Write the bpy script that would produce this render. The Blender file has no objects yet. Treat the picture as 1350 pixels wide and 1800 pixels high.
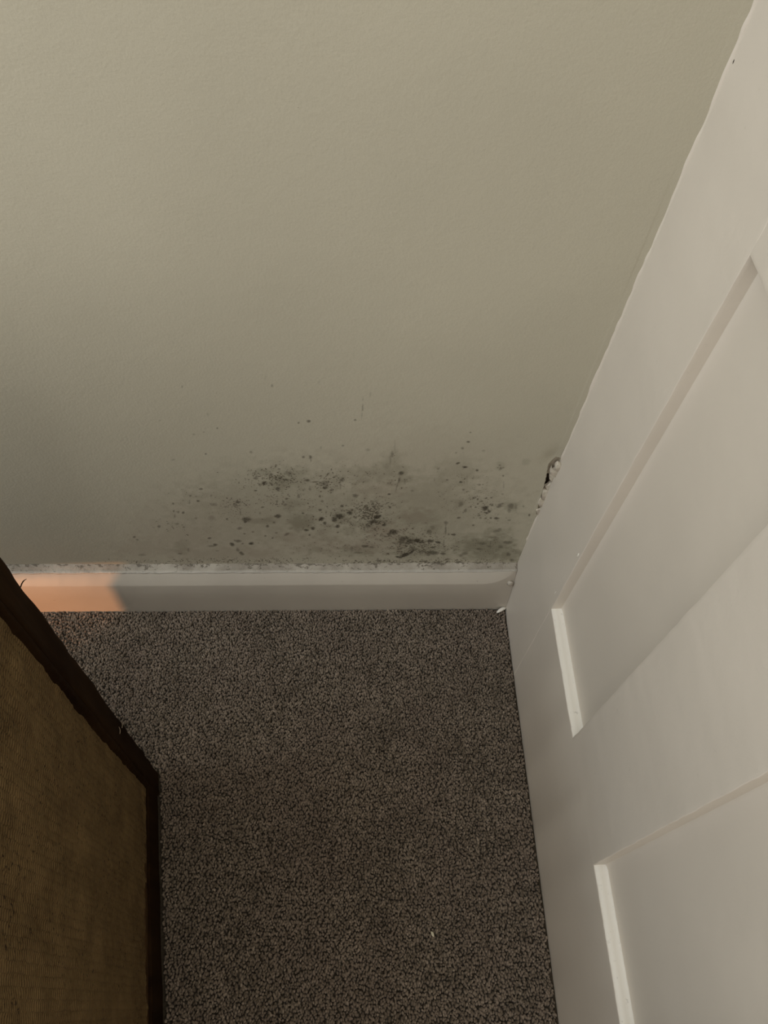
import bpy, bmesh, math, random
import numpy as np
from mathutils import Matrix, Vector
random.seed(7); rng = np.random.default_rng(11)
C = bpy.context.scene.collection
scn = bpy.context.scene

# ------------------------------------------------------------------ camera
# world: corner of the room at the origin, back wall along y=0, panelled wall along x=0, floor z=0
f_px, cx, cy = 1341.0, 675.0, 900.0
dn = np.array([-97., 868, f_px]); dn /= np.linalg.norm(dn)
Zc = -dn
Yc = np.array([-78., -2080, f_px]); Yc -= Yc.dot(Zc) * Zc; Yc /= np.linalg.norm(Yc)
Xc = np.cross(Yc, Zc)
RR = np.array([Xc, Yc, Zc])
CAM = np.array([-0.33073, -0.65320, 1.3])
cam_d = bpy.data.cameras.new('camera')
cam_d.sensor_fit = 'VERTICAL'; cam_d.sensor_height = 36.0; cam_d.lens = f_px / 1800 * 36
cam_d.clip_start = 0.02
cam = bpy.data.objects.new('camera', cam_d); C.objects.link(cam)
M = Matrix.Identity(4)
for i in range(3):
    M[i][0] = RR[i][0]; M[i][1] = -RR[i][1]; M[i][2] = -RR[i][2]; M[i][3] = CAM[i]
cam.matrix_world = M
scn.camera = cam

# ------------------------------------------------------------------ light and exposure
w = bpy.data.worlds.new('world'); scn.world = w; w.use_nodes = True
w.node_tree.nodes['Background'].inputs[0].default_value = (1.0, 0.925, 0.818, 1)
w.node_tree.nodes['Background'].inputs[1].default_value = 1.02

def area(name, loc, aim, size, power, col, sizey=None, spread=None):
    l = bpy.data.lights.new(name, 'AREA'); l.energy = power; l.color = col; l.size = size
    if sizey: l.shape = 'RECTANGLE'; l.size_y = sizey
    if spread: l.spread = spread
    o = bpy.data.objects.new(name, l); C.objects.link(o); o.location = loc
    o.rotation_euler = (Vector(aim) - Vector(loc)).to_track_quat('-Z', 'Y').to_euler()
    return o
area('ceiling_glow', (-1.6, -0.6, 2.3), (-0.3, -0.1, 0.5), 0.8, 7.5, (0.88, 1.0, 1.08))
area('side_light', (-2.3, -0.7, 2.3), (-0.3, -0.1, 0.5), 0.5, 7.0, (0.88, 1.0, 1.08))
# low warm glow behind the cabinet (a lamp down beside it)
sp = bpy.data.lights.new('low_lamp', 'POINT'); sp.energy = 46.0; sp.color = (1.0, 0.43, 0.18); sp.shadow_soft_size = 0.013
so = bpy.data.objects.new('low_lamp', sp); C.objects.link(so); so.location = (-1.54, -0.894, 0.079)

scn.view_settings.view_transform = 'Standard'
scn.view_settings.look = 'None'
scn.view_settings.gamma = 1.0
scn.view_settings.use_curve_mapping = False
scn.view_settings.exposure = 0.03

# ------------------------------------------------------------------ helpers
def ray(px, py): return RR @ np.array([px - cx, py - cy, f_px])
def wall_pt(px, py):                       # point of the back wall seen in the photograph -> (x, z)
    r = ray(px, py); P = CAM + r * (0 - CAM[1]) / r[1]; return P[0], P[2]

def obj(name, verts, faces, mat, parent=None, smooth=False, kind=None, label=None):
    me = bpy.data.meshes.new(name); me.from_pydata([tuple(v) for v in verts], [], [tuple(f) for f in faces])
    me.materials.append(mat); me.update()
    if smooth: me.shade_smooth()
    o = bpy.data.objects.new(name, me); C.objects.link(o)
    if parent: o.parent = parent
    if kind: o['kind'] = kind
    if label: o['label'] = label
    return o

def fix_normals(o):
    bm = bmesh.new(); bm.from_mesh(o.data); bmesh.ops.recalc_face_normals(bm, faces=bm.faces)
    bm.to_mesh(o.data); bm.free()

def smooth_noise(n, amp, step, seed):
    r = np.random.default_rng(seed); k = max(4, n // step + 3)
    p = r.uniform(-1, 1, k); x = np.linspace(0, k - 1.001, n)
    i = x.astype(int); t = x - i; t = t * t * (3 - 2 * t)
    return amp * (p[i] * (1 - t) + p[np.minimum(i + 1, k - 1)] * t)

def prism(name, mat, parent, axis, a0, a1, u0, u1, v0, v1, r=0.0015, n=40, wob=0.0003, seed=1, label=None):
    """a board with rounded, slightly uneven painted edges; axis = its long axis"""
    prof = []; g = min(r + .004, (u1 - u0) / 2.2, (v1 - v0) / 2.2)
    for (cu, cv, s) in ((u1 - r, v1 - r, 0), (u0 + r, v1 - r, 1), (u0 + r, v0 + r, 2), (u1 - r, v0 + r, 3)):
        su, sv = (1, -1, -1, 1)[s], (1, 1, -1, -1)[s]
        ku, kv = cu + su * r, cv + sv * r
        pre, post_ = ((ku, kv - sv * g), (ku - su * g, kv)) if s % 2 == 0 else ((ku - su * g, kv), (ku, kv - sv * g))
        prof.append((*pre, -1))
        for k in range(4):
            a = (s + k / 3) * math.pi / 2
            prof.append((cu + r * math.cos(a), cv + r * math.sin(a), s))
        prof.append((*post_, -1))
    m = len(prof); A = np.linspace(a0, a1, n)
    jit = [(smooth_noise(n, wob, 2, seed * 9 + s), smooth_noise(n, wob, 2, seed * 9 + s + 4)) for s in range(4)]
    jit.append((np.zeros(n), np.zeros(n)))
    V = []
    for i, a in enumerate(A):
        for (u, v, s) in prof:
            u2, v2 = u + jit[s][0][i], v + jit[s][1][i]
            V.append({'x': (a, u2, v2), 'y': (u2, a, v2), 'z': (u2, v2, a)}[axis])
    F = []
    for i in range(n - 1):
        for k in range(m):
            F.append((i * m + k, i * m + (k + 1) % m, (i + 1) * m + (k + 1) % m, (i + 1) * m + k))
    F.append(tuple(range(m))); F.append(tuple((n - 1) * m + k for k in range(m)))
    o = obj(name, V, F, mat, parent, True, label=label); fix_normals(o)
    o.data.set_sharp_from_angle(angle=math.radians(28 if r < .004 else 50))
    return o

# ------------------------------------------------------------------ materials
class NT:
    def __init__(s, name, rough=0.6, spec=0.3):
        s.m = bpy.data.materials.new(name); s.m.use_nodes = True
        s.n = s.m.node_tree.nodes; s.l = s.m.node_tree.links; s.b = s.n['Principled BSDF']
        s.b.inputs['Roughness'].default_value = rough
        s.b.inputs['Specular IOR Level'].default_value = spec
        s.tc = s.n.new('ShaderNodeTexCoord').outputs['Object']
    def plug(s, sock, v):
        if isinstance(v, (int, float)): sock.default_value = v
        elif isinstance(v, tuple): sock.default_value = (*v, 1) if len(v) == 3 and sock.type == 'RGBA' else v
        else: s.l.new(v, sock)
    def noise(s, scale, detail=3, rough=.5, vec=None, dist=0):
        n = s.n.new('ShaderNodeTexNoise'); n.inputs['Scale'].default_value = scale
        n.inputs['Detail'].default_value = detail; n.inputs['Roughness'].default_value = rough
        n.inputs['Distortion'].default_value = dist
        s.l.new(vec or s.tc, n.inputs['Vector']); return n.outputs['Fac']
    def mapping(s, sc):
        n = s.n.new('ShaderNodeMapping'); n.inputs['Scale'].default_value = sc
        s.l.new(s.tc, n.inputs['Vector']); return n.outputs['Vector']
    def math(s, op, a, b=0.0, clamp=False):
        n = s.n.new('ShaderNodeMath'); n.operation = op; n.use_clamp = clamp
        s.plug(n.inputs[0], a); s.plug(n.inputs[1], b); return n.outputs[0]
    def remap(s, v, a, b, c=0.0, d=1.0):
        n = s.n.new('ShaderNodeMapRange'); s.plug(n.inputs['Value'], v)
        for k, x in (('From Min', a), ('From Max', b), ('To Min', c), ('To Max', d)): s.plug(n.inputs[k], x)
        return n.outputs['Result']
    def mix(s, fac, a, b, mode='MIX'):
        n = s.n.new('ShaderNodeMix'); n.data_type = 'RGBA'; n.blend_type = mode
        s.plug(n.inputs['Factor'], fac); s.plug(n.inputs['A'], a); s.plug(n.inputs['B'], b)
        return n.outputs['Result']
    def attr(s, name):
        n = s.n.new('ShaderNodeAttribute'); n.attribute_name = name; return n
    def sep(s, v):
        n = s.n.new('ShaderNodeSeparateXYZ'); s.l.new(v, n.inputs[0]); return n.outputs
    def color(s, v): s.plug(s.b.inputs['Base Color'], v)
    def bump(s, h, strength=.3, dist=.001, prev=None):
        n = s.n.new('ShaderNodeBump'); n.inputs['Strength'].default_value = strength
        n.inputs['Distance'].default_value = dist; s.l.new(h, n.inputs['Height'])
        if prev: s.l.new(prev, n.inputs['Normal'])
        s.l.new(n.outputs[0], s.b.inputs['Normal']); return n.outputs[0]

# white satin paint of the panelling and the skirting
def white_paint(name, col, dirt=0.0):
    t = NT(name, .42, .35)
    base = t.mix(t.remap(t.noise(6, 2), .35, .65), tuple(c * .97 for c in col), tuple(min(1, c * 1.02) for c in col))
    if dirt:
        sp_ = t.remap(t.noise(120, 4, .65), .66 - .08 * dirt, .76 - .08 * dirt)
        base = t.mix(t.math('MULTIPLY', sp_, dirt), base, (.16, .14, .11))
    t.color(base)
    b = t.bump(t.noise(45, 2), .25, .002); t.bump(t.noise(420, 3), .2, .0004, b)
    return t.m
M_white = white_paint('white_satin_paint', (.705, .652, .578), .10)
M_panel = white_paint('cream_panel_paint', (.685, .632, .556), 0)
M_ledge = white_paint('lit_ledge_paint', (.84, .81, .74), .35)  # light on the ledge tops put into the colour; nibs and sliver share it

# back wall: warm beige emulsion with mould; vertex attributes carry the mould's own outline
t = NT('beige_wall_paint', .8, .15)
a = t.attr('mould'); ch = t.sep(a.outputs['Vector'])
base = t.mix(t.remap(t.noise(3.0, 3), .35, .65), (.512, .486, .395), (.552, .524, .426))
base = t.mix(t.remap(t.noise(700, 2), .3, .7, 0, .20), base, (.40, .375, .30))
g = t.attr('tint'); gc = t.sep(g.outputs['Vector'])
# broad bloom: greenish / brownish
base = t.mix(t.math('MULTIPLY', gc[0], .78), base, (.215, .205, .145))
base = t.mix(t.math('MULTIPLY', gc[1], .62), base, (.31, .245, .19))
# fine specks whose density follows the outbreak
sn = t.noise(330, 2.5, .6)
thr = t.math('SUBTRACT', .78, t.math('MULTIPLY', ch[1], .30))
sk = t.remap(t.math('SUBTRACT', sn, thr), 0.0, .05)
sn2 = t.noise(130, 3, .7)
thr2 = t.math('SUBTRACT', .80, t.math('MULTIPLY', ch[1], .27))
sk2 = t.remap(t.math('SUBTRACT', sn2, thr2), 0.0, .06)
sk = t.math('MAXIMUM', t.math('MULTIPLY', sk, .75), t.math('MULTIPLY', sk2, .8))
base = t.mix(sk, base, (.075, .060, .042))
dk = t.math('MULTIPLY', ch[0], t.remap(t.noise(520, 3, .7), .25, .6, .55, 1.0), True)
base = t.mix(dk, base, (.045, .036, .024))
base = t.mix(t.math('MULTIPLY', gc[2], 2.0, True), base, (.38, .33, .26))
base = t.mix(t.math('MULTIPLY', t.math('SUBTRACT', gc[2], .5), 2.0, True), base, (.03, .02, .012))          # raw dark cavity behind the broken filler
t.color(base)
b = t.bump(t.noise(60, 2), .15, .002); t.bump(t.noise(330, 3, .6), .33, .0009, b)
M_wall = t.m

# dirty caulk line over the skirting
t = NT('mouldy_caulk', .6, .2)
c0 = t.mix(t.remap(t.noise(25, 3), .35, .65), (.46, .425, .365), (.30, .27, .225))
n1 = t.noise(150, 4, .7, t.mapping((.7, 1, 1))); n2 = t.noise(22, 3)
zc = t.sep(t.tc)[2]
up = t.remap(zc, .119, .1275)
thr = t.math('SUBTRACT', t.math('SUBTRACT', .66, t.math('MULTIPLY', up, .15)), t.math('MULTIPLY', n2, .12))
m_ = t.remap(t.math('SUBTRACT', n1, thr), 0, .07)
c0 = t.mix(t.math('MULTIPLY', m_, .8), c0, (.12, .105, .08))
c0 = t.mix(t.remap(zc, .1188, .1203), (.60, .58, .53), c0)
t.color(c0); t.bump(t.noise(140, 4, .6), .8, .003); M_caulk = t.m

t = NT('skirting_paint', .42, .35)
base = t.mix(t.remap(t.noise(9, 2), .35, .65), (.495, .455, .395), (.53, .49, .425))
base = t.mix(t.remap(t.noise(60, 3, .6), .70, .76, 0, .5), base, (.22, .18, .15))
t.color(base); b = t.bump(t.noise(30, 2), .3, .002); t.bump(t.noise(420, 3), .2, .0004, b); M_skirt = t.m

t = NT('broken_filler', .85, .1)
t.color(t.mix(t.remap(t.noise(150, 3), .4, .65), (.66, .62, .53), (.52, .46, .39)))
t.bump(t.noise(300, 4), .6, .0012); M_filler = t.m

t = NT('carpet_yarn', .95, .05)
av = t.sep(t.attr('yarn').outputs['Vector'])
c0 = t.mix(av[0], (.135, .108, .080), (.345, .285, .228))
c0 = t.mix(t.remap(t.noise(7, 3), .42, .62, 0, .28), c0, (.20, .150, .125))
c0 = t.mix(t.remap(av[1], .0, 1.0, .80, 0), c0, (.030, .023, .016))     # gap shade painted into the foot of each tuft
t.color(c0); t.bump(t.noise(1500, 2), .5, .0006)
t.b.inputs['Sheen Weight'].default_value = .15
M_yarn = t.m
t = NT('carpet_backing', .95, .05)
t.color(t.mix(t.noise(400, 3), (.035, .028, .020), (.09, .074, .055))); t.bump(t.noise(300, 3), .8, .003); M_back = t.m

t = NT('dark_stained_wood', .7, .04)
t.color(t.mix(t.remap(t.noise(14, 4, .6, t.mapping((3, 3, .35))), .3, .7), (.010, .0045, .002), (.026, .013, .005)))
t.bump(t.noise(120, 3, .6, t.mapping((2, 2, .2))), .3, .001); M_wood = t.m
t = NT('reddish_brown_bead', .6, .15)
t.color(t.mix(t.remap(t.noise(30, 4), .3, .7), (.038, .019, .008), (.062, .034, .013))); M_bead = t.m

# woven rattan: upright rows of twisted cord, 8.5 mm apart
t = NT('woven_rattan', .75, .15)
xyz = t.sep(t.tc)
wob = t.math('MULTIPLY', t.math('SUBTRACT', t.noise(60, 2), .5), .004)
yy = t.math('ADD', xyz[1], wob); zz = t.math('ADD', xyz[2], t.math('MULTIPLY', t.math('SUBTRACT', t.noise(25, 2), .5), .006))
row = t.math('MULTIPLY', yy, 1 / .0085)
fr = t.math('FRACT', row); rowi = t.math('FLOOR', row)
rib = t.math('SINE', t.math('ADD', t.math('MULTIPLY', zz, 2 * math.pi / .0050), t.math('MULTIPLY', rowi, 2.6)))
ribn = t.math('MULTIPLY', t.math('ADD', rib, 1.0), .5)
rowh = t.math('SINE', t.math('MULTIPLY', fr, math.pi))
h = t.math('MULTIPLY', t.math('ADD', t.math('MULTIPLY', ribn, .6), .4), t.math('ADD', .45, t.math('MULTIPLY', t.math('POWER', rowh, .6), t.remap(t.noise(22, 3, .6), .35, .65, .1, .6))))
c0 = t.mix(t.remap(t.noise(20, 4, .6), .3, .7), (.090, .053, .019), (.185, .118, .050))
c0 = t.mix(t.remap(t.noise(170, 4, .7), .35, .7, 0, .7), c0, (.20, .138, .062))
gap = t.math('MULTIPLY', t.remap(h, .15, .60, .75, 0), t.remap(t.noise(35, 3, .6), .35, .6, .35, 1.0))
c0 = t.mix(gap, c0, (.028, .014, .005))
hole = t.math('MULTIPLY', t.remap(t.noise(210, 3, .65), .60, .66), t.remap(t.noise(14, 2), .40, .55))
c0 = t.mix(hole, c0, (.02, .01, .004))
t.color(c0); t.bump(t.math('ADD', h, t.math('MULTIPLY', t.noise(350, 3), .7)), 1.0, .0024); M_rattan = t.m

t = NT('pale_flake', .8, .1); t.color((.66, .62, .48)); M_flake = t.m
t = NT('lint', .8, .1); t.color((.50, .42, .30)); M_lint = t.m
t = NT('dark_fibre', .8, .1); t.color((.02, .012, .006)); M_fibre = t.m

# ------------------------------------------------------------------ floor: carpet backing and its pile
floor = obj('floor', [(-2.6, -2.4, -.03), (.12, -2.4, -.03), (.12, .1, -.03), (-2.6, .1, -.03),
                      (-2.6, -2.4, -.006), (.12, -2.4, -.006), (.12, .1, -.006), (-2.6, .1, -.006)],
            [(3, 2, 1, 0), (4, 5, 6, 7), (0, 1, 5, 4), (1, 2, 6, 5), (2, 3, 7, 6), (3, 0, 4, 7)], M_back)
floor['kind'] = 'structure'; floor['label'] = 'grey-brown fitted carpet floor'

def in_cabinet(X, Y):
    a_ = math.radians(8.607); dx, dy = X + .6122, Y + .3209
    lx = dx * math.cos(a_) + dy * math.sin(a_); ly = -dx * math.sin(a_) + dy * math.cos(a_)
    return (lx < .002) & (lx > -.46) & (ly < .002) & (ly > -.77)

def make_pile():
    s = .0039
    gx, gy = np.meshgrid(np.arange(-1.16, -.0035, s), np.arange(-1.10, -.0295, s * .95))
    gx = gx + (np.arange(gx.shape[0]) % 2)[:, None] * s / 2
    X = (gx + rng.uniform(-.0012, .0012, gx.shape)).ravel(); Y = (gy + rng.uniform(-.0013, .0013, gy.shape)).ravel()
    k = (~in_cabinet(X, Y)) & (X < -.003) & (Y < -.0290 + .006 * X)
    X, Y = X[k], Y[k]; n = len(X)
    th = np.linspace(0, 2 * np.pi, 6)[:-1]
    rings = [(1.0, 0.0), (1.05, .5), (.68, .88)]
    tx, ty = rng.normal(0, .0009, n), rng.normal(0, .0011, n)
    rx = s * rng.uniform(.38, .66, n); ry = s * rng.uniform(.48, .98, n); rot = rng.normal(0, .5, n)
    H = .0058 + rng.normal(0, .0010, n)
    # clumps: neighbours share height and shade
    def fld(sc, seed):
        r = np.random.default_rng(seed); G = r.uniform(-1, 1, (400, 400))
        u, v = (X + 2) / sc, (Y + 2) / sc; i, j = u.astype(int), v.astype(int); a, b_ = u - i, v - j
        a, b_ = a * a * (3 - 2 * a), b_ * b_ * (3 - 2 * b_)
        return (G[i, j] * (1 - a) + G[i + 1, j] * a) * (1 - b_) + (G[i, j + 1] * (1 - a) + G[i + 1, j + 1] * a) * b_
    H += .0009 * fld(.011, 1)
    shade = np.clip(.42 + .20 * rng.normal(0, 1, n) + .18 * fld(.012, 2) + .12 * fld(.05, 3), 0, 1)
    lone = rng.uniform(0, 1, n) > .985; shade[lone] = 1.0
    m = len(rings) * 5 + 1
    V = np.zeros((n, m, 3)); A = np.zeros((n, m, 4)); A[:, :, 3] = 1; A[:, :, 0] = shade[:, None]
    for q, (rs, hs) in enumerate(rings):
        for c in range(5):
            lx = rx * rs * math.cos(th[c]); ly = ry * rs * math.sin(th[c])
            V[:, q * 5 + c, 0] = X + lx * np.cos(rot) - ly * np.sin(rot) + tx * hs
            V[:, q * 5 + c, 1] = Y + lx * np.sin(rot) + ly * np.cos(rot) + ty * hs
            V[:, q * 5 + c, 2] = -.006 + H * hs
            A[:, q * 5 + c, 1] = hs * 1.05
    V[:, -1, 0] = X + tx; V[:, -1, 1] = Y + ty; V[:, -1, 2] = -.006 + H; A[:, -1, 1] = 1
    A = np.clip(A, 0, 1)
    tri = []
    for q in range(2):
        for c in range(5):
            d_ = (c + 1) % 5
            tri += [(q * 5 + c, q * 5 + d_, (q + 1) * 5 + d_), (q * 5 + c, (q + 1) * 5 + d_, (q + 1) * 5 + c)]
    for c in range(5): tri.append((10 + c, 10 + (c + 1) % 5, 15))
    tri = np.array(tri)
    F = (tri[None] + (np.arange(n) * m)[:, None, None]).reshape(-1)
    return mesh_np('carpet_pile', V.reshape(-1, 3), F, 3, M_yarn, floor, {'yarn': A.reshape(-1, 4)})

def mesh_np(name, V, F, k, mat, parent, attrs):
    me = bpy.data.meshes.new(name); nf = len(F) // k
    me.vertices.add(len(V)); me.vertices.foreach_set('co', V.astype(np.float32).ravel())
    me.loops.add(len(F)); me.loops.foreach_set('vertex_index', F.astype(np.int32))
    me.polygons.add(nf); me.polygons.foreach_set('loop_start', np.arange(0, nf * k, k, dtype=np.int32))
    me.update(calc_edges=True)
    for an, av_ in attrs.items():
        at = me.attributes.new(an, 'FLOAT_COLOR', 'POINT'); at.data.foreach_set('color', av_.astype(np.float32).ravel())
    me.materials.append(mat); me.shade_smooth()
    o = bpy.data.objects.new(name, me); C.objects.link(o)
    if parent: o.parent = parent
    return o
pile = make_pile(); pile['kind'] = 'stuff'; pile['label'] = 'short twisted grey-brown carpet pile'

# ------------------------------------------------------------------ back wall
SK = .006                                     # the wall runs very slightly out of square
def cut(p, off, s):                            # picture list in a crop -> photograph pixels
    return off[0] + p[0] / s, off[1] + p[1] / s
# blotches as (x, y, rx, ry, strength[, angle]) in two crops of the photograph at 3x
A_ = [(835,107,5,4,.6),(363,108,3,3,.4),(497,257,4,4,.35),(475,350,4,3,.5),(547,330,3,4,.5),(487,465,4,4,.6),(424,362,8,4,.3),
(975,303,5,4,.6),(1028,294,9,6,.7),(1273,289,5,4,.5),(1208,424,6,4,.5),(1093,435,4,7,.3),(724,458,6,5,.4),(315,495,8,5,.25),
(1000,484,6,5,.6),(1037,484,6,9,.7),(1040,500,2,8,.5),(800,65,2,14,.25),(1082,90,2,10,.2),(545,150,3,3,.3),(245,288,5,4,.2),
(460,650,8,4,.6),(445,712,7,4,.7),(405,685,4,4,.5),(515,686,4,4,.5),(435,688,4,3,.4),(400,720,4,8,.4),(315,725,4,4,.6),
(318,765,4,4,.6),(342,770,4,6,.5),(367,773,6,5,.7),(323,790,3,6,.4),(530,733,16,6,.32),(517,803,18,12,.2),(435,803,7,5,.35),
(240,845,7,5,.6,-.5),(287,830,5,3,.4),(335,832,8,5,.4),(370,850,5,4,.4),(110,900,6,4,.7),(126,914,6,4,.5),(590,745,8,3,.4),
(655,720,12,6,.8),(640,735,10,8,.4),(668,775,3,14,.4),(750,595,12,6,.6),(748,660,7,4,.7),(795,620,12,8,.6),(865,650,10,6,.7),
(925,570,20,10,.4),(872,547,7,4,.5),(1020,607,12,5,.7),(1060,615,20,4,.6),(1110,622,20,12,.5),(1115,645,14,6,.8),
(700,812,20,10,.7),(695,822,8,6,.8),(865,795,16,8,.8),(810,848,8,6,.8),(845,828,5,4,.6),(912,703,7,4,.7),(893,720,5,8,.5),
(860,718,4,6,.5),(998,781,7,4,.8),(1087,692,5,5,.7),(1100,717,7,5,.5),(1088,763,7,5,.8),(1097,810,13,8,.9),(1113,833,8,6,.8),
(1190,798,20,12,.9),(1163,812,14,14,.8),(1180,850,10,7,.9),(1203,743,8,5,.8),(1244,780,12,7,.9),(1275,688,14,8,.5),(1203,606,10,8,.6),
(1195,635,3,16,.4),(1050,861,9,6,.9),(1015,870,10,4,.9),(1033,895,4,4,.7),(1181,882,4,3,.7),(915,890,14,5,.5,-.5),(505,908,8,4,.7),
(535,943,10,6,.8),(515,950,18,4,.5),(625,942,12,7,.8,.4),(655,925,16,5,.6),(725,938,11,6,.9),(680,938,6,3,.6),(665,857,12,6,.5),
(675,990,12,6,.7,.6),(655,972,6,10,.5,-.5),(690,887,6,3,.6),(735,877,5,3,.6),(800,898,4,3,.7),(838,910,4,3,.7),(858,884,6,3,.6),
(350,990,12,3,.5),(395,970,4,9,.3),(150,995,18,5,.3),(210,1048,8,5,.7),(278,1042,8,4,.5),(640,922,5,3,.5),(545,975,8,3,.3),
(975,690,5,9,.5),(1035,655,6,4,.5),(1000,658,4,4,.5),(785,748,8,4,.6),(772,780,5,4,.4),(712,712,4,3,.4),(905,735,7,5,.5)]
B_ = [(302,155,5,4,.5),(265,180,2,10,.35),(262,225,3,18,.45),(258,262,2,14,.4),(223,289,5,4,.6),(830,358,4,3,.6),(820,408,8,4,.7),
(788,440,6,5,.5),(755,465,4,3,.4),(900,455,9,5,.3),(418,470,7,14,.45),(408,500,3,24,.3),(432,430,2,30,.2),(290,447,9,7,.3),
(765,520,10,4,.9,-.2),(802,541,12,5,.95),(865,558,6,4,.8),(985,532,4,3,.6),(990,548,6,5,.6),(975,545,4,3,.5),(1003,545,4,3,.5),(985,555,4,2,.5),
(708,608,4,3,.6),(778,619,8,4,.8),(793,660,6,4,.6),(878,633,7,4,.5),(812,610,4,26,.15),(1004,588,3,3,.7),(1006,640,2,18,.35),
(465,570,12,9,.85),(455,605,5,14,.7,.2),(443,640,3,22,.4,.25),(485,615,3,14,.3),(403,681,8,4,.9),(406,750,5,4,.7),(222,688,14,6,.6,.4),
(523,663,8,3,.4),(780,735,12,12,.4),(803,771,8,6,.5),(768,808,8,4,.6),(850,704,9,4,.6,-.4),(869,710,4,4,.8),(870,735,4,4,.8),
(858,752,5,3,.7),(832,750,4,4,.7),(913,706,6,3,.7),(940,703,6,3,.7),(908,758,16,11,.9),(930,775,7,6,.8),(915,783,9,4,.8),(945,743,6,4,.7),
(985,745,13,9,.6),(975,752,5,5,.6),(1045,748,14,12,.5),(1035,770,8,10,.35),(1070,755,6,14,.3),(1000,735,5,4,.6),
(876,797,6,3,.7),(884,810,6,3,.6),(912,812,5,3,.7),(938,811,5,4,.8),(968,812,12,5,.8),(1035,822,8,4,.5),(1000,685,5,3,.4),(845,848,6,3,.6),
(340,802,20,7,.9,-.4),(318,825,24,8,.85,-.1),(290,848,12,8,.5),(375,843,10,5,.85),(425,880,18,12,.85),(403,893,10,9,.6),(365,900,10,4,.3),
(275,795,8,5,.5),(250,772,6,4,.5),(290,760,6,8,.4),(312,720,10,6,.4),(225,805,5,4,.5),(190,780,10,6,.8),
(615,880,12,10,.5),(630,860,10,10,.3),(700,870,3,24,.6),(702,835,8,8,.5),(743,898,9,5,.8),(715,895,5,4,.6),
(480,915,22,8,.7),(470,935,20,8,.6),(510,930,18,12,.7),(548,928,22,8,.95),(575,935,16,6,.7),(618,930,17,7,.85),(660,938,12,6,.95,.3),
(485,1003,30,8,1,-.35),(452,1014,16,4,1,.1),(520,988,14,5,.9,-.6),(530,972,22,8,.55),(575,985,18,6,.5),(630,993,30,9,.7),(610,1000,10,8,.6),
(685,997,12,5,.7),(690,950,3,18,.5),(275,955,18,6,.7),(310,960,14,4,.5),(235,990,22,4,.35),(205,970,6,14,.3),
(890,945,20,5,.45),(880,975,16,6,.45),(930,960,10,5,.4),(970,880,18,6,.4,-.2),(985,870,8,5,.4),(1025,940,22,6,.5),(950,912,20,3,.3),
(990,962,10,8,.4),(1030,1003,10,9,.55),(800,1000,16,7,.35),(780,1010,8,5,.4),(1050,1035,12,6,.5),(650,1047,22,4,.75),(770,1043,14,4,.7),
(296,1042,7,4,.6),(850,1047,14,4,.5),(900,1050,10,4,.4),(1141,796,4,5,.7),(1110,750,4,5,.4),(660,548,7,5,.35),(640,605,3,9,.3)]
GREEN = [(0,900,720,480,190,.30),(1,560,820,460,210,.32),(1,900,960,160,60,.45),(0,760,820,60,12,.5),(0,830,815,35,20,.5),(0,945,735,55,26,.5,-.3),(0,985,825,54,42,.75),(0,360,955,40,32,.38),(0,865,615,60,36,.55),
(0,800,565,50,20,.4),(0,950,590,90,50,.35),(0,1070,975,40,14,.4),(0,1290,975,90,26,.5),(1,560,810,120,42,.5),(1,630,870,40,24,.5),(1,500,925,70,26,.6),
(1,560,985,130,26,.5),(1,890,955,110,34,.8),(1,1000,955,70,44,.6),(1,970,880,60,18,.5),(1,1045,748,36,34,.5),(1,985,540,22,20,.35),(1,1125,515,20,15,.3),
(1,300,590,160,40,.35),(1,150,810,60,30,.35),(1,400,560,120,40,.35),(1,420,500,50,50,.35),(1,760,560,120,60,.3),(1,640,680,180,90,.25),(1,930,1010,130,26,.6),
(1,465,600,24,50,.3),(1,340,830,90,40,.35),(1,770,735,24,22,.35),(1,1040,1010,60,40,.55)]
BROWN = [(0,500,860,420,180,.30),(1,500,620,520,260,.20),(0,935,915,45,28,.5),(0,755,1000,60,22,.4),(0,517,803,18,12,.3),(0,1030,930,160,60,.25),(1,350,875,60,34,.55),(1,340,655,120,40,.3),(1,540,800,80,30,.35),
(0,400,900,120,60,.25),(0,150,960,120,60,.3),(1,330,950,140,40,.35),(1,430,880,60,50,.35),(1,150,960,200,40,.3),(0,600,990,300,30,.35)]
SPECK = [(0,480,670,190,100,.55),(0,330,860,180,120,.48),(0,620,760,200,120,.62),(0,850,600,210,80,.85),(0,900,700,260,110,.6),(0,1150,620,160,90,.75),
(1,150,790,220,90,.75),(1,300,790,150,100,.95),(1,440,900,260,80,.75),(1,560,950,260,80,.85),(1,820,700,240,170,.55),(1,920,770,150,90,.65),(1,930,960,230,80,.62),
(1,350,600,260,80,.55),(0,700,930,420,60,.4),(1,200,960,420,70,.55),(1,420,520,60,110,.5),(1,465,620,50,80,.6),(0,500,400,260,110,.14),(0,950,330,420,150,.15),
(1,700,300,420,180,.10),(1,990,640,70,120,.35),(0,650,1030,800,22,.8),(1,600,1040,600,20,.95),(0,230,250,120,60,.15)]

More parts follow.
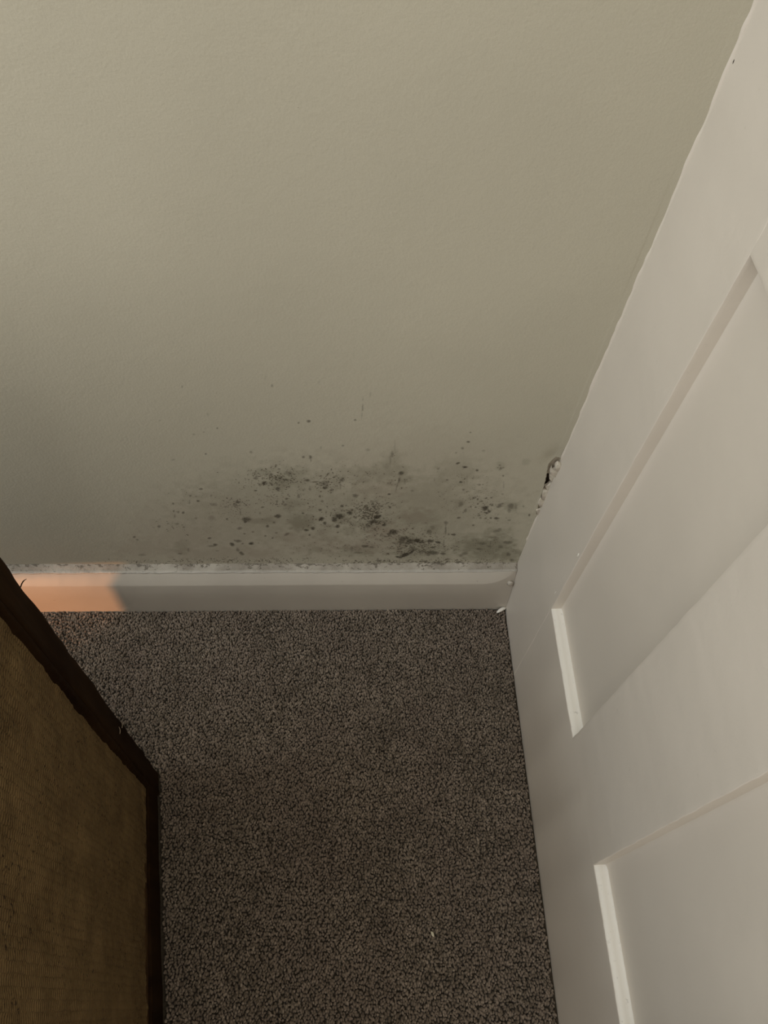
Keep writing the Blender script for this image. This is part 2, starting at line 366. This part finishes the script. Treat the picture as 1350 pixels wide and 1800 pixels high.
def back_wall():
    xs = np.concatenate([[-2.6, -2.2, -1.8, -1.4, -1.2, -1.05, -.95, -.88, -.82, -.77], np.arange(-.735, -.0005, .00115), [0.0, .02]])
    zs = np.concatenate([[-.03, .05, .09, .11], np.arange(.118, .52, .00115), np.arange(.525, .78, .004), [.8, .9, 1.0, 1.2, 1.5, 2.0, 2.5]])
    Xg, Zg = np.meshgrid(xs, zs)
    nx, nz = len(xs), len(zs)
    sh = Xg.shape
    # photograph-scaled coordinates of every wall vertex
    P = np.stack([Xg - CAM[0], np.full(sh, -CAM[1]), Zg - CAM[2]], -1) @ RR
    U = cx + f_px * P[..., 0] / P[..., 2]; Vv = cy + f_px * P[..., 1] / P[..., 2]
    r = np.random.default_rng(5)
    G1 = r.uniform(-1, 1, (900, 900))
    def vn(sc, ox):
        u, v = (Xg + 3) / sc + ox, (Zg + 1) / sc; i, j = np.floor(u).astype(int), np.floor(v).astype(int)
        a, b_ = u - i, v - j; a, b_ = a * a * (3 - 2 * a), b_ * b_ * (3 - 2 * b_); i %= 898; j %= 898
        return (G1[i, j] * (1 - a) + G1[i + 1, j] * a) * (1 - b_) + (G1[i, j + 1] * (1 - a) + G1[i + 1, j + 1] * a) * b_
    n_f = vn(.0028, 3.3) + .5 * vn(.0014, 7.1); n_m = vn(.009, 1.7) + .5 * vn(.004, 8.3)
    def blot(arr, it, off, hard, nz_, amp, soft=False):
        x, y, rx, ry, k = it[:5]; a = it[5] if len(it) > 5 else 0
        u = (U - off[0]) * 3 - x; v = (Vv - off[1]) * 3 - y
        R_ = max(rx, ry) * 2.2
        sel = (np.abs(u) < R_ + 6) & (np.abs(v) < R_ + 6)
        if not sel.any(): return
        u, v = u[sel], v[sel]
        uu = u * math.cos(a) + v * math.sin(a); vv_ = -u * math.sin(a) + v * math.cos(a)
        d = np.sqrt((uu / (rx + .8)) ** 2 + (vv_ / (ry + .8)) ** 2) + amp * nz_[sel]
        val = k * np.clip((1.0 + hard - d) / (2 * hard), 0, 1)
        arr[sel] = 1 - (1 - arr[sel]) * (1 - val) if soft else np.maximum(arr[sel], val)
    dark = np.zeros(sh); gr = np.zeros(sh); br = np.zeros(sh); sp_ = np.zeros(sh)
    OFF = [(200, 640), (550, 640)]
    for it in A_: blot(dark, it, OFF[0], .38, n_f, .28)
    for it in B_: blot(dark, it, OFF[1], .38, n_f, .28)
    for L, arr in ((GREEN, gr), (BROWN, br)):
        for it in L: blot(arr, it[1:], OFF[it[0]], .42, n_m, .30, True)
    for it in SPECK: blot(sp_, it[1:], OFF[it[0]], .8, n_m, .35)
    dark = np.minimum(dark * 1.05, .97)
    # broken-out strip along the corner
    cav = np.zeros(sh)
    poly = [(978, 806), (990, 808), (992, 815), (981, 840), (968, 862), (956, 890), (946, 908), (943, 903), (948, 884), (953, 868), (958, 850), (961, 838), (965, 818)]
    W = [wall_pt(*q) for q in poly]
    ins = np.zeros(sh, bool); j = len(W) - 1
    for i in range(len(W)):
        (xi, zi), (xj, zj) = W[i], W[j]
        c = ((zi > Zg) != (zj > Zg)) & (Xg < (xj - xi) * (Zg - zi) / (zj - zi + 1e-12) + xi)
        ins ^= c; j = i
    ins &= (Xg < -.0005)
    cav[ins] = .5
    hb = [wall_pt(920 + a / 12, 780 + b / 12) for a, b in ((520, 725), (560, 770), (575, 825), (560, 860), (515, 915), (465, 875))]
    hx, hz = np.mean([p[0] for p in hb]), np.mean([p[1] for p in hb])
    cav[ins & (np.abs(Zg - hz) < .019) & (Xg < hx + .004)] = 1
    Yg = SK * Xg + .0006 * vn(.12, 2.0) * (Xg < -.01)
    Yg = Yg + np.where(cav > .7, .012, np.where(cav > .2, .0035, 0))
    # a slightly bruised dip above the broken strip
    bx, bz = wall_pt(972, 806)
    Yg = Yg + .0035 * np.exp(-(((Xg - bx) / .013) ** 2 + ((Zg - bz) / .020) ** 2)) * (cav == 0)
    V = np.stack([Xg, Yg, Zg], -1).reshape(-1, 3)
    idx = np.arange(nx * nz).reshape(nz, nx)
    F = np.stack([idx[:-1, :-1], idx[:-1, 1:], idx[1:, 1:], idx[1:, :-1]], -1).reshape(-1)
    one = np.ones(sh)
    o = mesh_np('wall_back', V, F, 4, M_wall, None,
                {'mould': np.stack([dark, np.clip(sp_, 0, 1), 0 * one, one], -1).reshape(-1, 4),
                 'tint': np.stack([gr, br, cav, one], -1).reshape(-1, 4)})
    o['kind'] = 'structure'; o['label'] = 'beige painted wall with black mould spots above the skirting'
    return o
wb = back_wall()

# thick masonry behind the paint skin
obj('wall_core', [(-2.6, .03, -.03), (.1, .03, -.03), (.1, .03, 2.5), (-2.6, .03, 2.5), (-2.6, .12, -.03), (.1, .12, -.03), (.1, .12, 2.5), (-2.6, .12, 2.5)],
    [(0, 1, 2, 3), (7, 6, 5, 4), (0, 4, 5, 1), (3, 2, 6, 7), (0, 3, 7, 4), (1, 5, 6, 2)], M_fibre, wb)

# broken pieces of filler standing in the corner gap (outlines on the wall, given real thickness)
CH = [([(720,340),(790,370),(820,440),(815,485),(740,490),(650,485),(655,410),(680,365)], -.0075, .006),
      ([(590,440),(602,500),(650,486),(740,490),(812,490),(795,560),(745,650),(690,648),(620,640),(565,595),(548,540)], -.0055, .005),
      ([(552,622),(640,655),(722,672),(705,750),(650,815),(600,805),(545,735)], -.001, .005),
      ([(520,890),(560,850),(622,835),(595,930),(562,992),(500,985),(462,920)], .001, .005),
      ([(415,965),(490,990),(568,1002),(552,1090),(520,1160),(450,1175),(385,1155),(395,1050)], -.001, .005),
      ([(370,1120),(385,1160),(500,1190),(470,1285),(420,1330),(340,1310),(302,1255),(320,1190)], -.0018, .005),
      ([(265,1385),(310,1372),(372,1375),(350,1440),(318,1492),(295,1480)], -.0018, .004)]
for i, (pl, y0, th) in enumerate(CH):
    pts = [wall_pt(920 + a / 12, 780 + b / 12) for a, b in pl]
    mx, mz = np.mean([p[0] for p in pts]), np.mean([p[1] for p in pts]); m = len(pts)
    V = []
    for (sc, yy) in ((1.0, y0 + th), (1.0, y0 + .0006), (.94, y0), (.5, y0 - .0002)):
        for k, (x, z) in enumerate(pts):
            V.append((mx + (x - mx) * sc, yy + rng.uniform(-.0004, .0004), mz + (z - mz) * sc))
    V.append((mx, y0 - .0003, mz))
    F = [tuple(range(m))]
    for q in range(3):
        for k in range(m): F.append((q * m + k, q * m + (k + 1) % m, (q + 1) * m + (k + 1) % m, (q + 1) * m + k))
    for k in range(m): F.append((3 * m + k, 3 * m + (k + 1) % m, 4 * m))
    o = obj('filler_piece', V, F, M_filler, wb, True); fix_normals(o)
    o.data.set_sharp_from_angle(angle=math.radians(55))
    if i == 0: o['label'] = 'cracked white filler at the broken corner'

# ------------------------------------------------------------------ panelled wall on the right
wr = obj('wall_right', [(.034, -2.4, -.03), (.034, .1, -.03), (.034, .1, 2.5), (.034, -2.4, 2.5), (.12, -2.4, -.03), (.12, .1, -.03), (.12, .1, 2.5), (.12, -2.4, 2.5)],
         [(0, 1, 2, 3), (7, 6, 5, 4), (0, 4, 5, 1), (3, 2, 6, 7), (0, 3, 7, 4), (1, 5, 6, 2)], M_panel)
wr['kind'] = 'structure'; wr['label'] = 'white painted wall of recessed square-edged panels'; fix_normals(wr)
D = .0168; ZR, ZT, ZT2 = .2722, .9187, 1.075
prism('bottom_rail', M_white, wr, 'y', -2.4, -.1608, .0, .03, -.02, ZR, .0012, 220, .00045, 3)
prism('middle_rail', M_white, wr, 'y', -2.4, -.1608, .0, .03, ZT, ZT2, .0012, 220, .0004, 4)
st = [(-.1612, .0015)] + [(-.5150 - k * .3545, -.3560 - k * .3545) for k in range(6)]
for k, (ya, yb) in enumerate(st):
    if k == 0:
        prism('stile', M_white, wr, 'z', -.02, 2.5, -.0003, .03, ya, yb, .0010, 200, .00035, 20, label='full-height stile against the back wall'); continue
    off = -.0007
    prism('stile', M_white, wr, 'z', ZR - .0005, ZT + .0005, off, .03, ya, yb, .0012, 90, .00045, 20 + k)
    prism('stile', M_white, wr, 'z', ZT2 - .0005, 2.5, off, .03, ya, yb, .0012, 90, .00045, 40 + k)
def panel(y0, y1, z0, z1):
    # flat panel board with a soft fillet of paint where it meets the frame
    V, F = [], []
    ny, nz = 16, 40
    for j in range(nz + 1):
        for i in range(ny + 1):
            u, v = i / ny, j / nz
            # cluster rows near the edges for the paint fillet
            y = y0 + (y1 - y0) * (.5 - .5 * math.cos(math.pi * u)); z = z0 + (z1 - z0) * (.5 - .5 * math.cos(math.pi * v))
            e = min(y - y0, y1 - y, z - z0, z1 - z)
            V.append((D - .0035 * math.exp(-e / .0025), y, z))
    for j in range(nz):
        for i in range(ny):
            a = j * (ny + 1) + i; F.append((a, a + ny + 1, a + ny + 2, a + 1))
    n0 = len(V)
    V += [(.034, y0, z0), (.034, y1, z0), (.034, y1, z1), (.034, y0, z1)]
    F.append((n0, n0 + 1, n0 + 2, n0 + 3))
    o = obj('panel', V, F, M_panel, wr, True); return o
for k in range(6):
    yb = st[k][0] + .002; ya = st[k + 1][1] - .002
    panel(ya, yb, ZR - .002, ZT + .002); panel(ya, yb, ZT2 - .002, 2.4)
# ledges, light from above painted in as a paler tone: thick brush-dragged paint on top of the bottom rail, in each opening
for k in range(6):
    yb = st[k][0]; ya = st[k + 1][1]; n = 60
    jf = smooth_noise(n, .0007, 2, 70 + k); jb = smooth_noise(n, .0008, 2, 90 + k); V = []
    for i, y in enumerate(np.linspace(ya - .0005, yb + .0005, n)):
        V += [(.0004 + jf[i] * .6, y, ZR - .0008), (.0008 + jf[i] * .6, y, ZR + .0006), (.009, y, ZR + .0012 + jb[i] * .4), (.0150 + jb[i], y, ZR + .0014), (.0172, y, ZR + .0045 + jb[i])]
    F = []
    for i in range(n - 1):
        for q in range(4): F.append((i * 5 + q, i * 5 + q + 1, (i + 1) * 5 + q + 1, (i + 1) * 5 + q))
    o = obj('ledge', V, F, M_ledge, wr, True); fix_normals(o)
# flat painted fillet that closes the corner between the two walls, wavy where the colours were cut in
def corner_fillet(z0, z1, seed, wbase=.0022):
    n = max(12, int((z1 - z0) / .004)); j = smooth_noise(n, .0007, 3, seed) + smooth_noise(n, .0009, 11, seed + 1); V = []
    for i, z in enumerate(np.linspace(z0, z1, n)):
        w_ = max(.0008, wbase + j[i]); e = min(1, (i + 1) / 3, (n - i) / 3); w_ *= e
        V += [(-w_, .0003 - SK * w_, z), (-w_ * .9, -.0008 * e, z), (-.0003, -.0022 * e, z), (.0012, -.0022, z), (.0012, .003, z)]
    F = []
    for i in range(n - 1):
        for q in range(4): F.append((i * 5 + q, i * 5 + q + 1, (i + 1) * 5 + q + 1, (i + 1) * 5 + q))
    o = obj('corner_caulk', V, F, M_white, wr, True); fix_normals(o)
corner_fillet(.432, 2.5, 5); corner_fillet(.200, .282, 8, .0020)
# pinhole near the top of the corner stile
def blob(name, mat, parent, c, r, rot=0, seed=0, label=None, tilt=0):
    bm = bmesh.new(); bmesh.ops.create_icosphere(bm, subdivisions=2, radius=1)
    rr_ = random.Random(seed)
    for v in bm.verts: v.co *= rr_.uniform(.82, 1.12)
    bmesh.ops.transform(bm, matrix=Matrix.Translation(c) @ Matrix.Rotation(rot, 4, 'Z') @ Matrix.Rotation(tilt, 4, 'X') @ Matrix.Diagonal((*r, 1)), verts=bm.verts)
    me = bpy.data.meshes.new(name); bm.to_mesh(me); bm.free(); me.materials.append(mat); me.shade_smooth()
    o = bpy.data.objects.new(name, me); C.objects.link(o)
    if parent: o.parent = parent
    if label: o['label'] = label
    return o
blob('pinhole', M_fibre, wr, (-.0001, -.0046, .9895), (.0004, .0012, .0022), seed=1, label='tiny dark pinhole in the white paint')
# drips and nibs of paint on the corner stile beside the recess
blob('paint_nib', M_ledge, wr, (-.0002, -.1545, .425), (.0012, .0018, .0045), seed=2)
blob('paint_nib', M_ledge, wr, (-.0002, -.1500, .305), (.0008, .0010, .0050), seed=3)

# ------------------------------------------------------------------ skirting board
def skirting():
    n = 330; xs = np.concatenate([np.linspace(-2.6, -1.0, 40)[:-1], np.linspace(-1.0, -.0008, n)]); n = len(xs)
    j1 = smooth_noise(n, .0006, 3, 1); j2 = smooth_noise(n, .0009, 3, 2); j3 = smooth_noise(n, .0005, 6, 3)
    V = []
    for i, x in enumerate(xs):
        t_ = max(0, (x + .065) / .065) ** 2.2
        ly, lz = -.0288 + t_ * .0165, .0995 + t_ * .0165
        o_ = SK * x
        V += [(x, o_ + .001, -.02), (x, o_ - .0288, -.02), (x, o_ - .0290, .002), (x, o_ - .0289 + t_ * .004, .05), (x, o_ + ly - .0001, lz - .0025 + j3[i]),
              (x, o_ + ly + .0010, lz + .0007 + j3[i]), (x, o_ - .0135 + j1[i] * .4, .1175), (x, o_ + .001, .1185)]
    m = 8; F = []
    for i in range(n - 1):
        for q in range(m): F.append((i * m + q, i * m + (q + 1) % m, (i + 1) * m + (q + 1) % m, (i + 1) * m + q))
    F += [tuple(range(m)), tuple((n - 1) * m + k for k in range(m))]
    b = obj('baseboard_back', V, F, M_skirt, None, True); fix_normals(b); b.data.set_sharp_from_angle(angle=math.radians(28))
    b['kind'] = 'structure'; b['label'] = 'white painted skirting board with chamfered top edge'
    V = []
    for i, x in enumerate(xs):
        o_ = SK * x; t_ = max(0, (x + .065) / .065) ** 2.2
        V += [(x, o_ + .0012, .112), (x, o_ - .0125 + j1[i], .1160), (x, o_ - .0146 + j1[i] + t_ * .002, .1176 + j3[i] * .5), (x, o_ - .0136 + j1[i], .1196 + j3[i] * .6),
              (x, o_ - .0108 + j2[i] * .5, .1198), (x, o_ - .0058, .1215 + j3[i]), (x, o_ - .0012, .1252 + j2[i] * .8), (x, o_ + .0012, .1262 + j2[i])]
    F = []
    for i in range(n - 1):
        for q in range(m): F.append((i * m + q, i * m + (q + 1) % m, (i + 1) * m + (q + 1) % m, (i + 1) * m + q))
    F += [tuple(range(m)), tuple((n - 1) * m + k for k in range(m))]
    c = obj('caulk_line', V, F, M_caulk, b, True, label='lumpy off-white caulk speckled with mould'); fix_normals(c)
    return b
bb = skirting()
# lumps of paint on the end of the skirting, and loose sliver at its foot
blob('paint_lump', M_skirt, bb, (-.009, -.0215, .088), (.006, .004, .007), seed=5)
o = blob('paint_sliver', M_ledge, None, (-.0105, -.0345, .0045), (.0115, .0036, .0036), rot=.5, seed=6,
         label='white paint sliver on carpet at right foot of skirting'); o['category'] = 'paint chip'
o = blob('paint_flake', M_flake, None, (-.1762, -.5676, .0022), (.0022, .0046, .0011), rot=.55, seed=9, tilt=.25,
         label='tiny pale flake lying alone on the open carpet'); o['category'] = 'flake'

# ------------------------------------------------------------------ cabinet with woven sides
cab = bpy.data.objects.new('rattan_cabinet', None); C.objects.link(cab)
cab.location = (-.6122, -.3209, 0); cab.rotation_euler = (0, 0, math.radians(8.607))
cab['label'] = 'dark wood framed cabinet with woven brown rattan side panel, left edge'; cab['category'] = 'cabinet'
CW, CD, CHT, PW = .45, .74, .79, .040
for (x0, y0, s) in ((-PW, -PW, 1), (-CW, -PW, 2), (-PW, -CD, 3), (-CW, -CD, 4)):
    prism('post', M_wood, cab, 'z', 0, CHT - .02, x0, x0 + PW, y0, y0 + PW, .006, 60, .0012, 100 + s)
for (x0, s) in ((-.028, 1), (-CW + .002, 2)):
    prism('bottom_rail', M_wood, cab, 'y', -CD + PW - .004, -PW + .004, x0, x0 + .026, -.004, .072, .003, 40, .0006, 110 + s)
    prism('bead', M_bead, cab, 'y', -CD + PW - .004, -PW + .004, x0 + .002, x0 + .022, .070, .092, .006, 60, .0008, 120 + s)
    prism('top_rail', M_wood, cab, 'y', -CD + PW - .004, -PW + .004, x0, x0 + .026, .745, CHT - .02, .003, 40, .0006, 130 + s)
for (y0, s) in ((-.028, 1), (-CD + .002, 2)):
    prism('bottom_rail', M_wood, cab, 'x', -CW + PW - .004, -PW + .004, y0, y0 + .026, -.004, .072, .003, 30, .0006, 140 + s)
    prism('top_rail', M_wood, cab, 'x', -CW + PW - .004, -PW + .004, y0, y0 + .026, .745, CHT - .02, .003, 30, .0006, 150 + s)
prism('top', M_wood, cab, 'y', -CD - .01, .004, -CW - .006, .004, CHT - .02, CHT, .004, 40, .0003, 160)
def woven(name, p0, du, nu_len, z0, z1, nrm, ragged=False):
    ny = int(nu_len / .0014); nz = int((z1 - z0) / .0030); r = np.random.default_rng(3)
    u = np.linspace(0, nu_len, ny); z = np.linspace(z0, z1, nz); Ug, Zg = np.meshgrid(u, z)
    h = .0004 * np.abs(np.sin(np.pi * (Ug + .0010 * np.sin(Zg * 90)) / .0085)) ** .7
    h += .0006 * np.sin(Ug * 2 * np.pi / .031 + 1.5 * np.sin(Zg * 60)) + .0012 * np.sin(Ug * 17 + 1) * np.sin(Zg * 13)
    P = np.array(p0)[None, None] + Ug[..., None] * np.array(du) + h[..., None] * np.array(nrm)
    P = P + np.zeros_like(P); P[..., 2] = Zg
    idx = np.arange(ny * nz).reshape(nz, ny)
    F = np.stack([idx[:-1, :-1], idx[:-1, 1:], idx[1:, 1:], idx[1:, :-1]], -1).reshape(-1)
    return mesh_np(name, P.reshape(-1, 3), F, 4, M_rattan, cab, {})
woven('woven_panel', (-.0065, -PW + .004, 0), (0, -1, 0), CD - 2 * PW + .008, .08, .75, (1, 0, 0))
for (p, du, ln) in (((-CW + .012, -CD + .036, 0), (0, 1, 0), CD - .072), ((-CW + .036, -.014, 0), (1, 0, 0), CW - .072), ((-CW + .036, -CD + .014, 0), (1, 0, 0), CW - .072)):
    V = []; q = [Vector(p) + Vector(du) * s_ for s_ in (0, ln)]
    t_ = Vector((du[1], du[0], 0)) * .004
    for s_ in (t_, -t_):
        for k in (0, 1):
            for z in (.06, .75): V.append((q[k] + s_)[:2] + (z,) if False else (q[k].x + s_.x, q[k].y + s_.y, z))
    o = obj('woven_panel', V, [(0, 1, 3, 2), (4, 6, 7, 5), (0, 2, 6, 4), (1, 5, 7, 3), (0, 4, 5, 1), (2, 3, 7, 6)], M_rattan, cab); fix_normals(o)
# frayed rattan wrapping where the weave meets the far post
V, F = [], []
n = 260; zz = np.linspace(.085, .75, n); jj = smooth_noise(n, .0022, 3, 61) + smooth_noise(n, .0030, 14, 62)
for i, z in enumerate(zz):
    e = -PW - .002 + .5 * jj[i]
    V += [(-.010, -PW + .006, z), (-.0025, -PW + .004, z), (.0005, -PW - .001, z), (-.0006, e - .0035, z), (-.0075, e - .0060, z)]
for i in range(n - 1):
    for q in range(4): F.append((i * 5 + q, i * 5 + q + 1, (i + 1) * 5 + q + 1, (i + 1) * 5 + q))
o = obj('edge_binding', V, F, M_wood, cab, True); fix_normals(o)

def strand(name, mat, pts, r, label=None, parent=None):
    cu = bpy.data.curves.new(name, 'CURVE'); cu.dimensions = '3D'; cu.bevel_depth = r; cu.bevel_resolution = 2
    s_ = cu.splines.new('BEZIER'); s_.bezier_points.add(len(pts) - 1)
    for b_, p in zip(s_.bezier_points, pts): b_.co = p; b_.handle_left_type = b_.handle_right_type = 'AUTO'
    s_.bezier_points[-1].radius = .35
    tmp = bpy.data.objects.new(name, cu); C.objects.link(tmp)
    me = bpy.data.meshes.new_from_object(tmp.evaluated_get(bpy.context.evaluated_depsgraph_get()))
    bpy.data.objects.remove(tmp); me.materials.clear(); me.materials.append(mat)
    o = bpy.data.objects.new(name, me); C.objects.link(o); o.parent = parent
    if label: o['label'] = label
    return o
strand('splinter', M_fibre, [(-.002, -.003, .66), (.001, .002, .662), (.004, .0035, .663)], .0006, 'dark splinter sticking out of post', cab)
for (y, z, l) in ((-.010, .262, .004), (-.022, .275, .0045)):
    strand('stray_fibre', M_lint, [(.0004, y, z), (.0012, y + l, z + .003), (.0008, y + l * 1.6, z + .008)], .00035, None, cab)

# ------------------------------------------------------------------ low unseen blocker, added to trim the warm lamp glow on the skirting
glow_blocker = bpy.data.objects.new('glow_blocker', None); C.objects.link(glow_blocker); glow_blocker.location = (-1.75, -1.25, 0)
glow_blocker['label'] = 'added unseen blocker left of the rattan cabinet, trims the low lamp glow'; glow_blocker['category'] = 'glow_blocker'
for (a, b_, s_) in ((-.60, -.56, 1), (.56, .60, 2)): prism('blocker_side', M_wood, glow_blocker, 'y', -.95, .95, a, b_, .100, .26, .004, 40, .0003, 200 + s_)
for (a, b_, s_) in ((-.95, -.91, 1), (.91, .95, 2)): prism('blocker_end', M_wood, glow_blocker, 'x', -.56, .56, a, b_, .100, .26, .004, 30, .0003, 210 + s_)
for (a, b_, s_) in ((-.58, -.93, 1), (.52, -.93, 2), (-.58, .87, 3), (.30, .87, 4)): prism('blocker_leg', M_wood, glow_blocker, 'z', 0, .12, a, a + .05, b_, b_ + .05, .004, 8, .0003, 220 + s_)
prism('blocker_base', M_wood, glow_blocker, 'y', -.93, .93, -.57, .57, .16, .20, .003, 30, .0003, 230)
prism('blocker_pad', M_panel, glow_blocker, 'y', -.92, .92, -.56, .56, .20, .46, .04, 50, .002, 231)
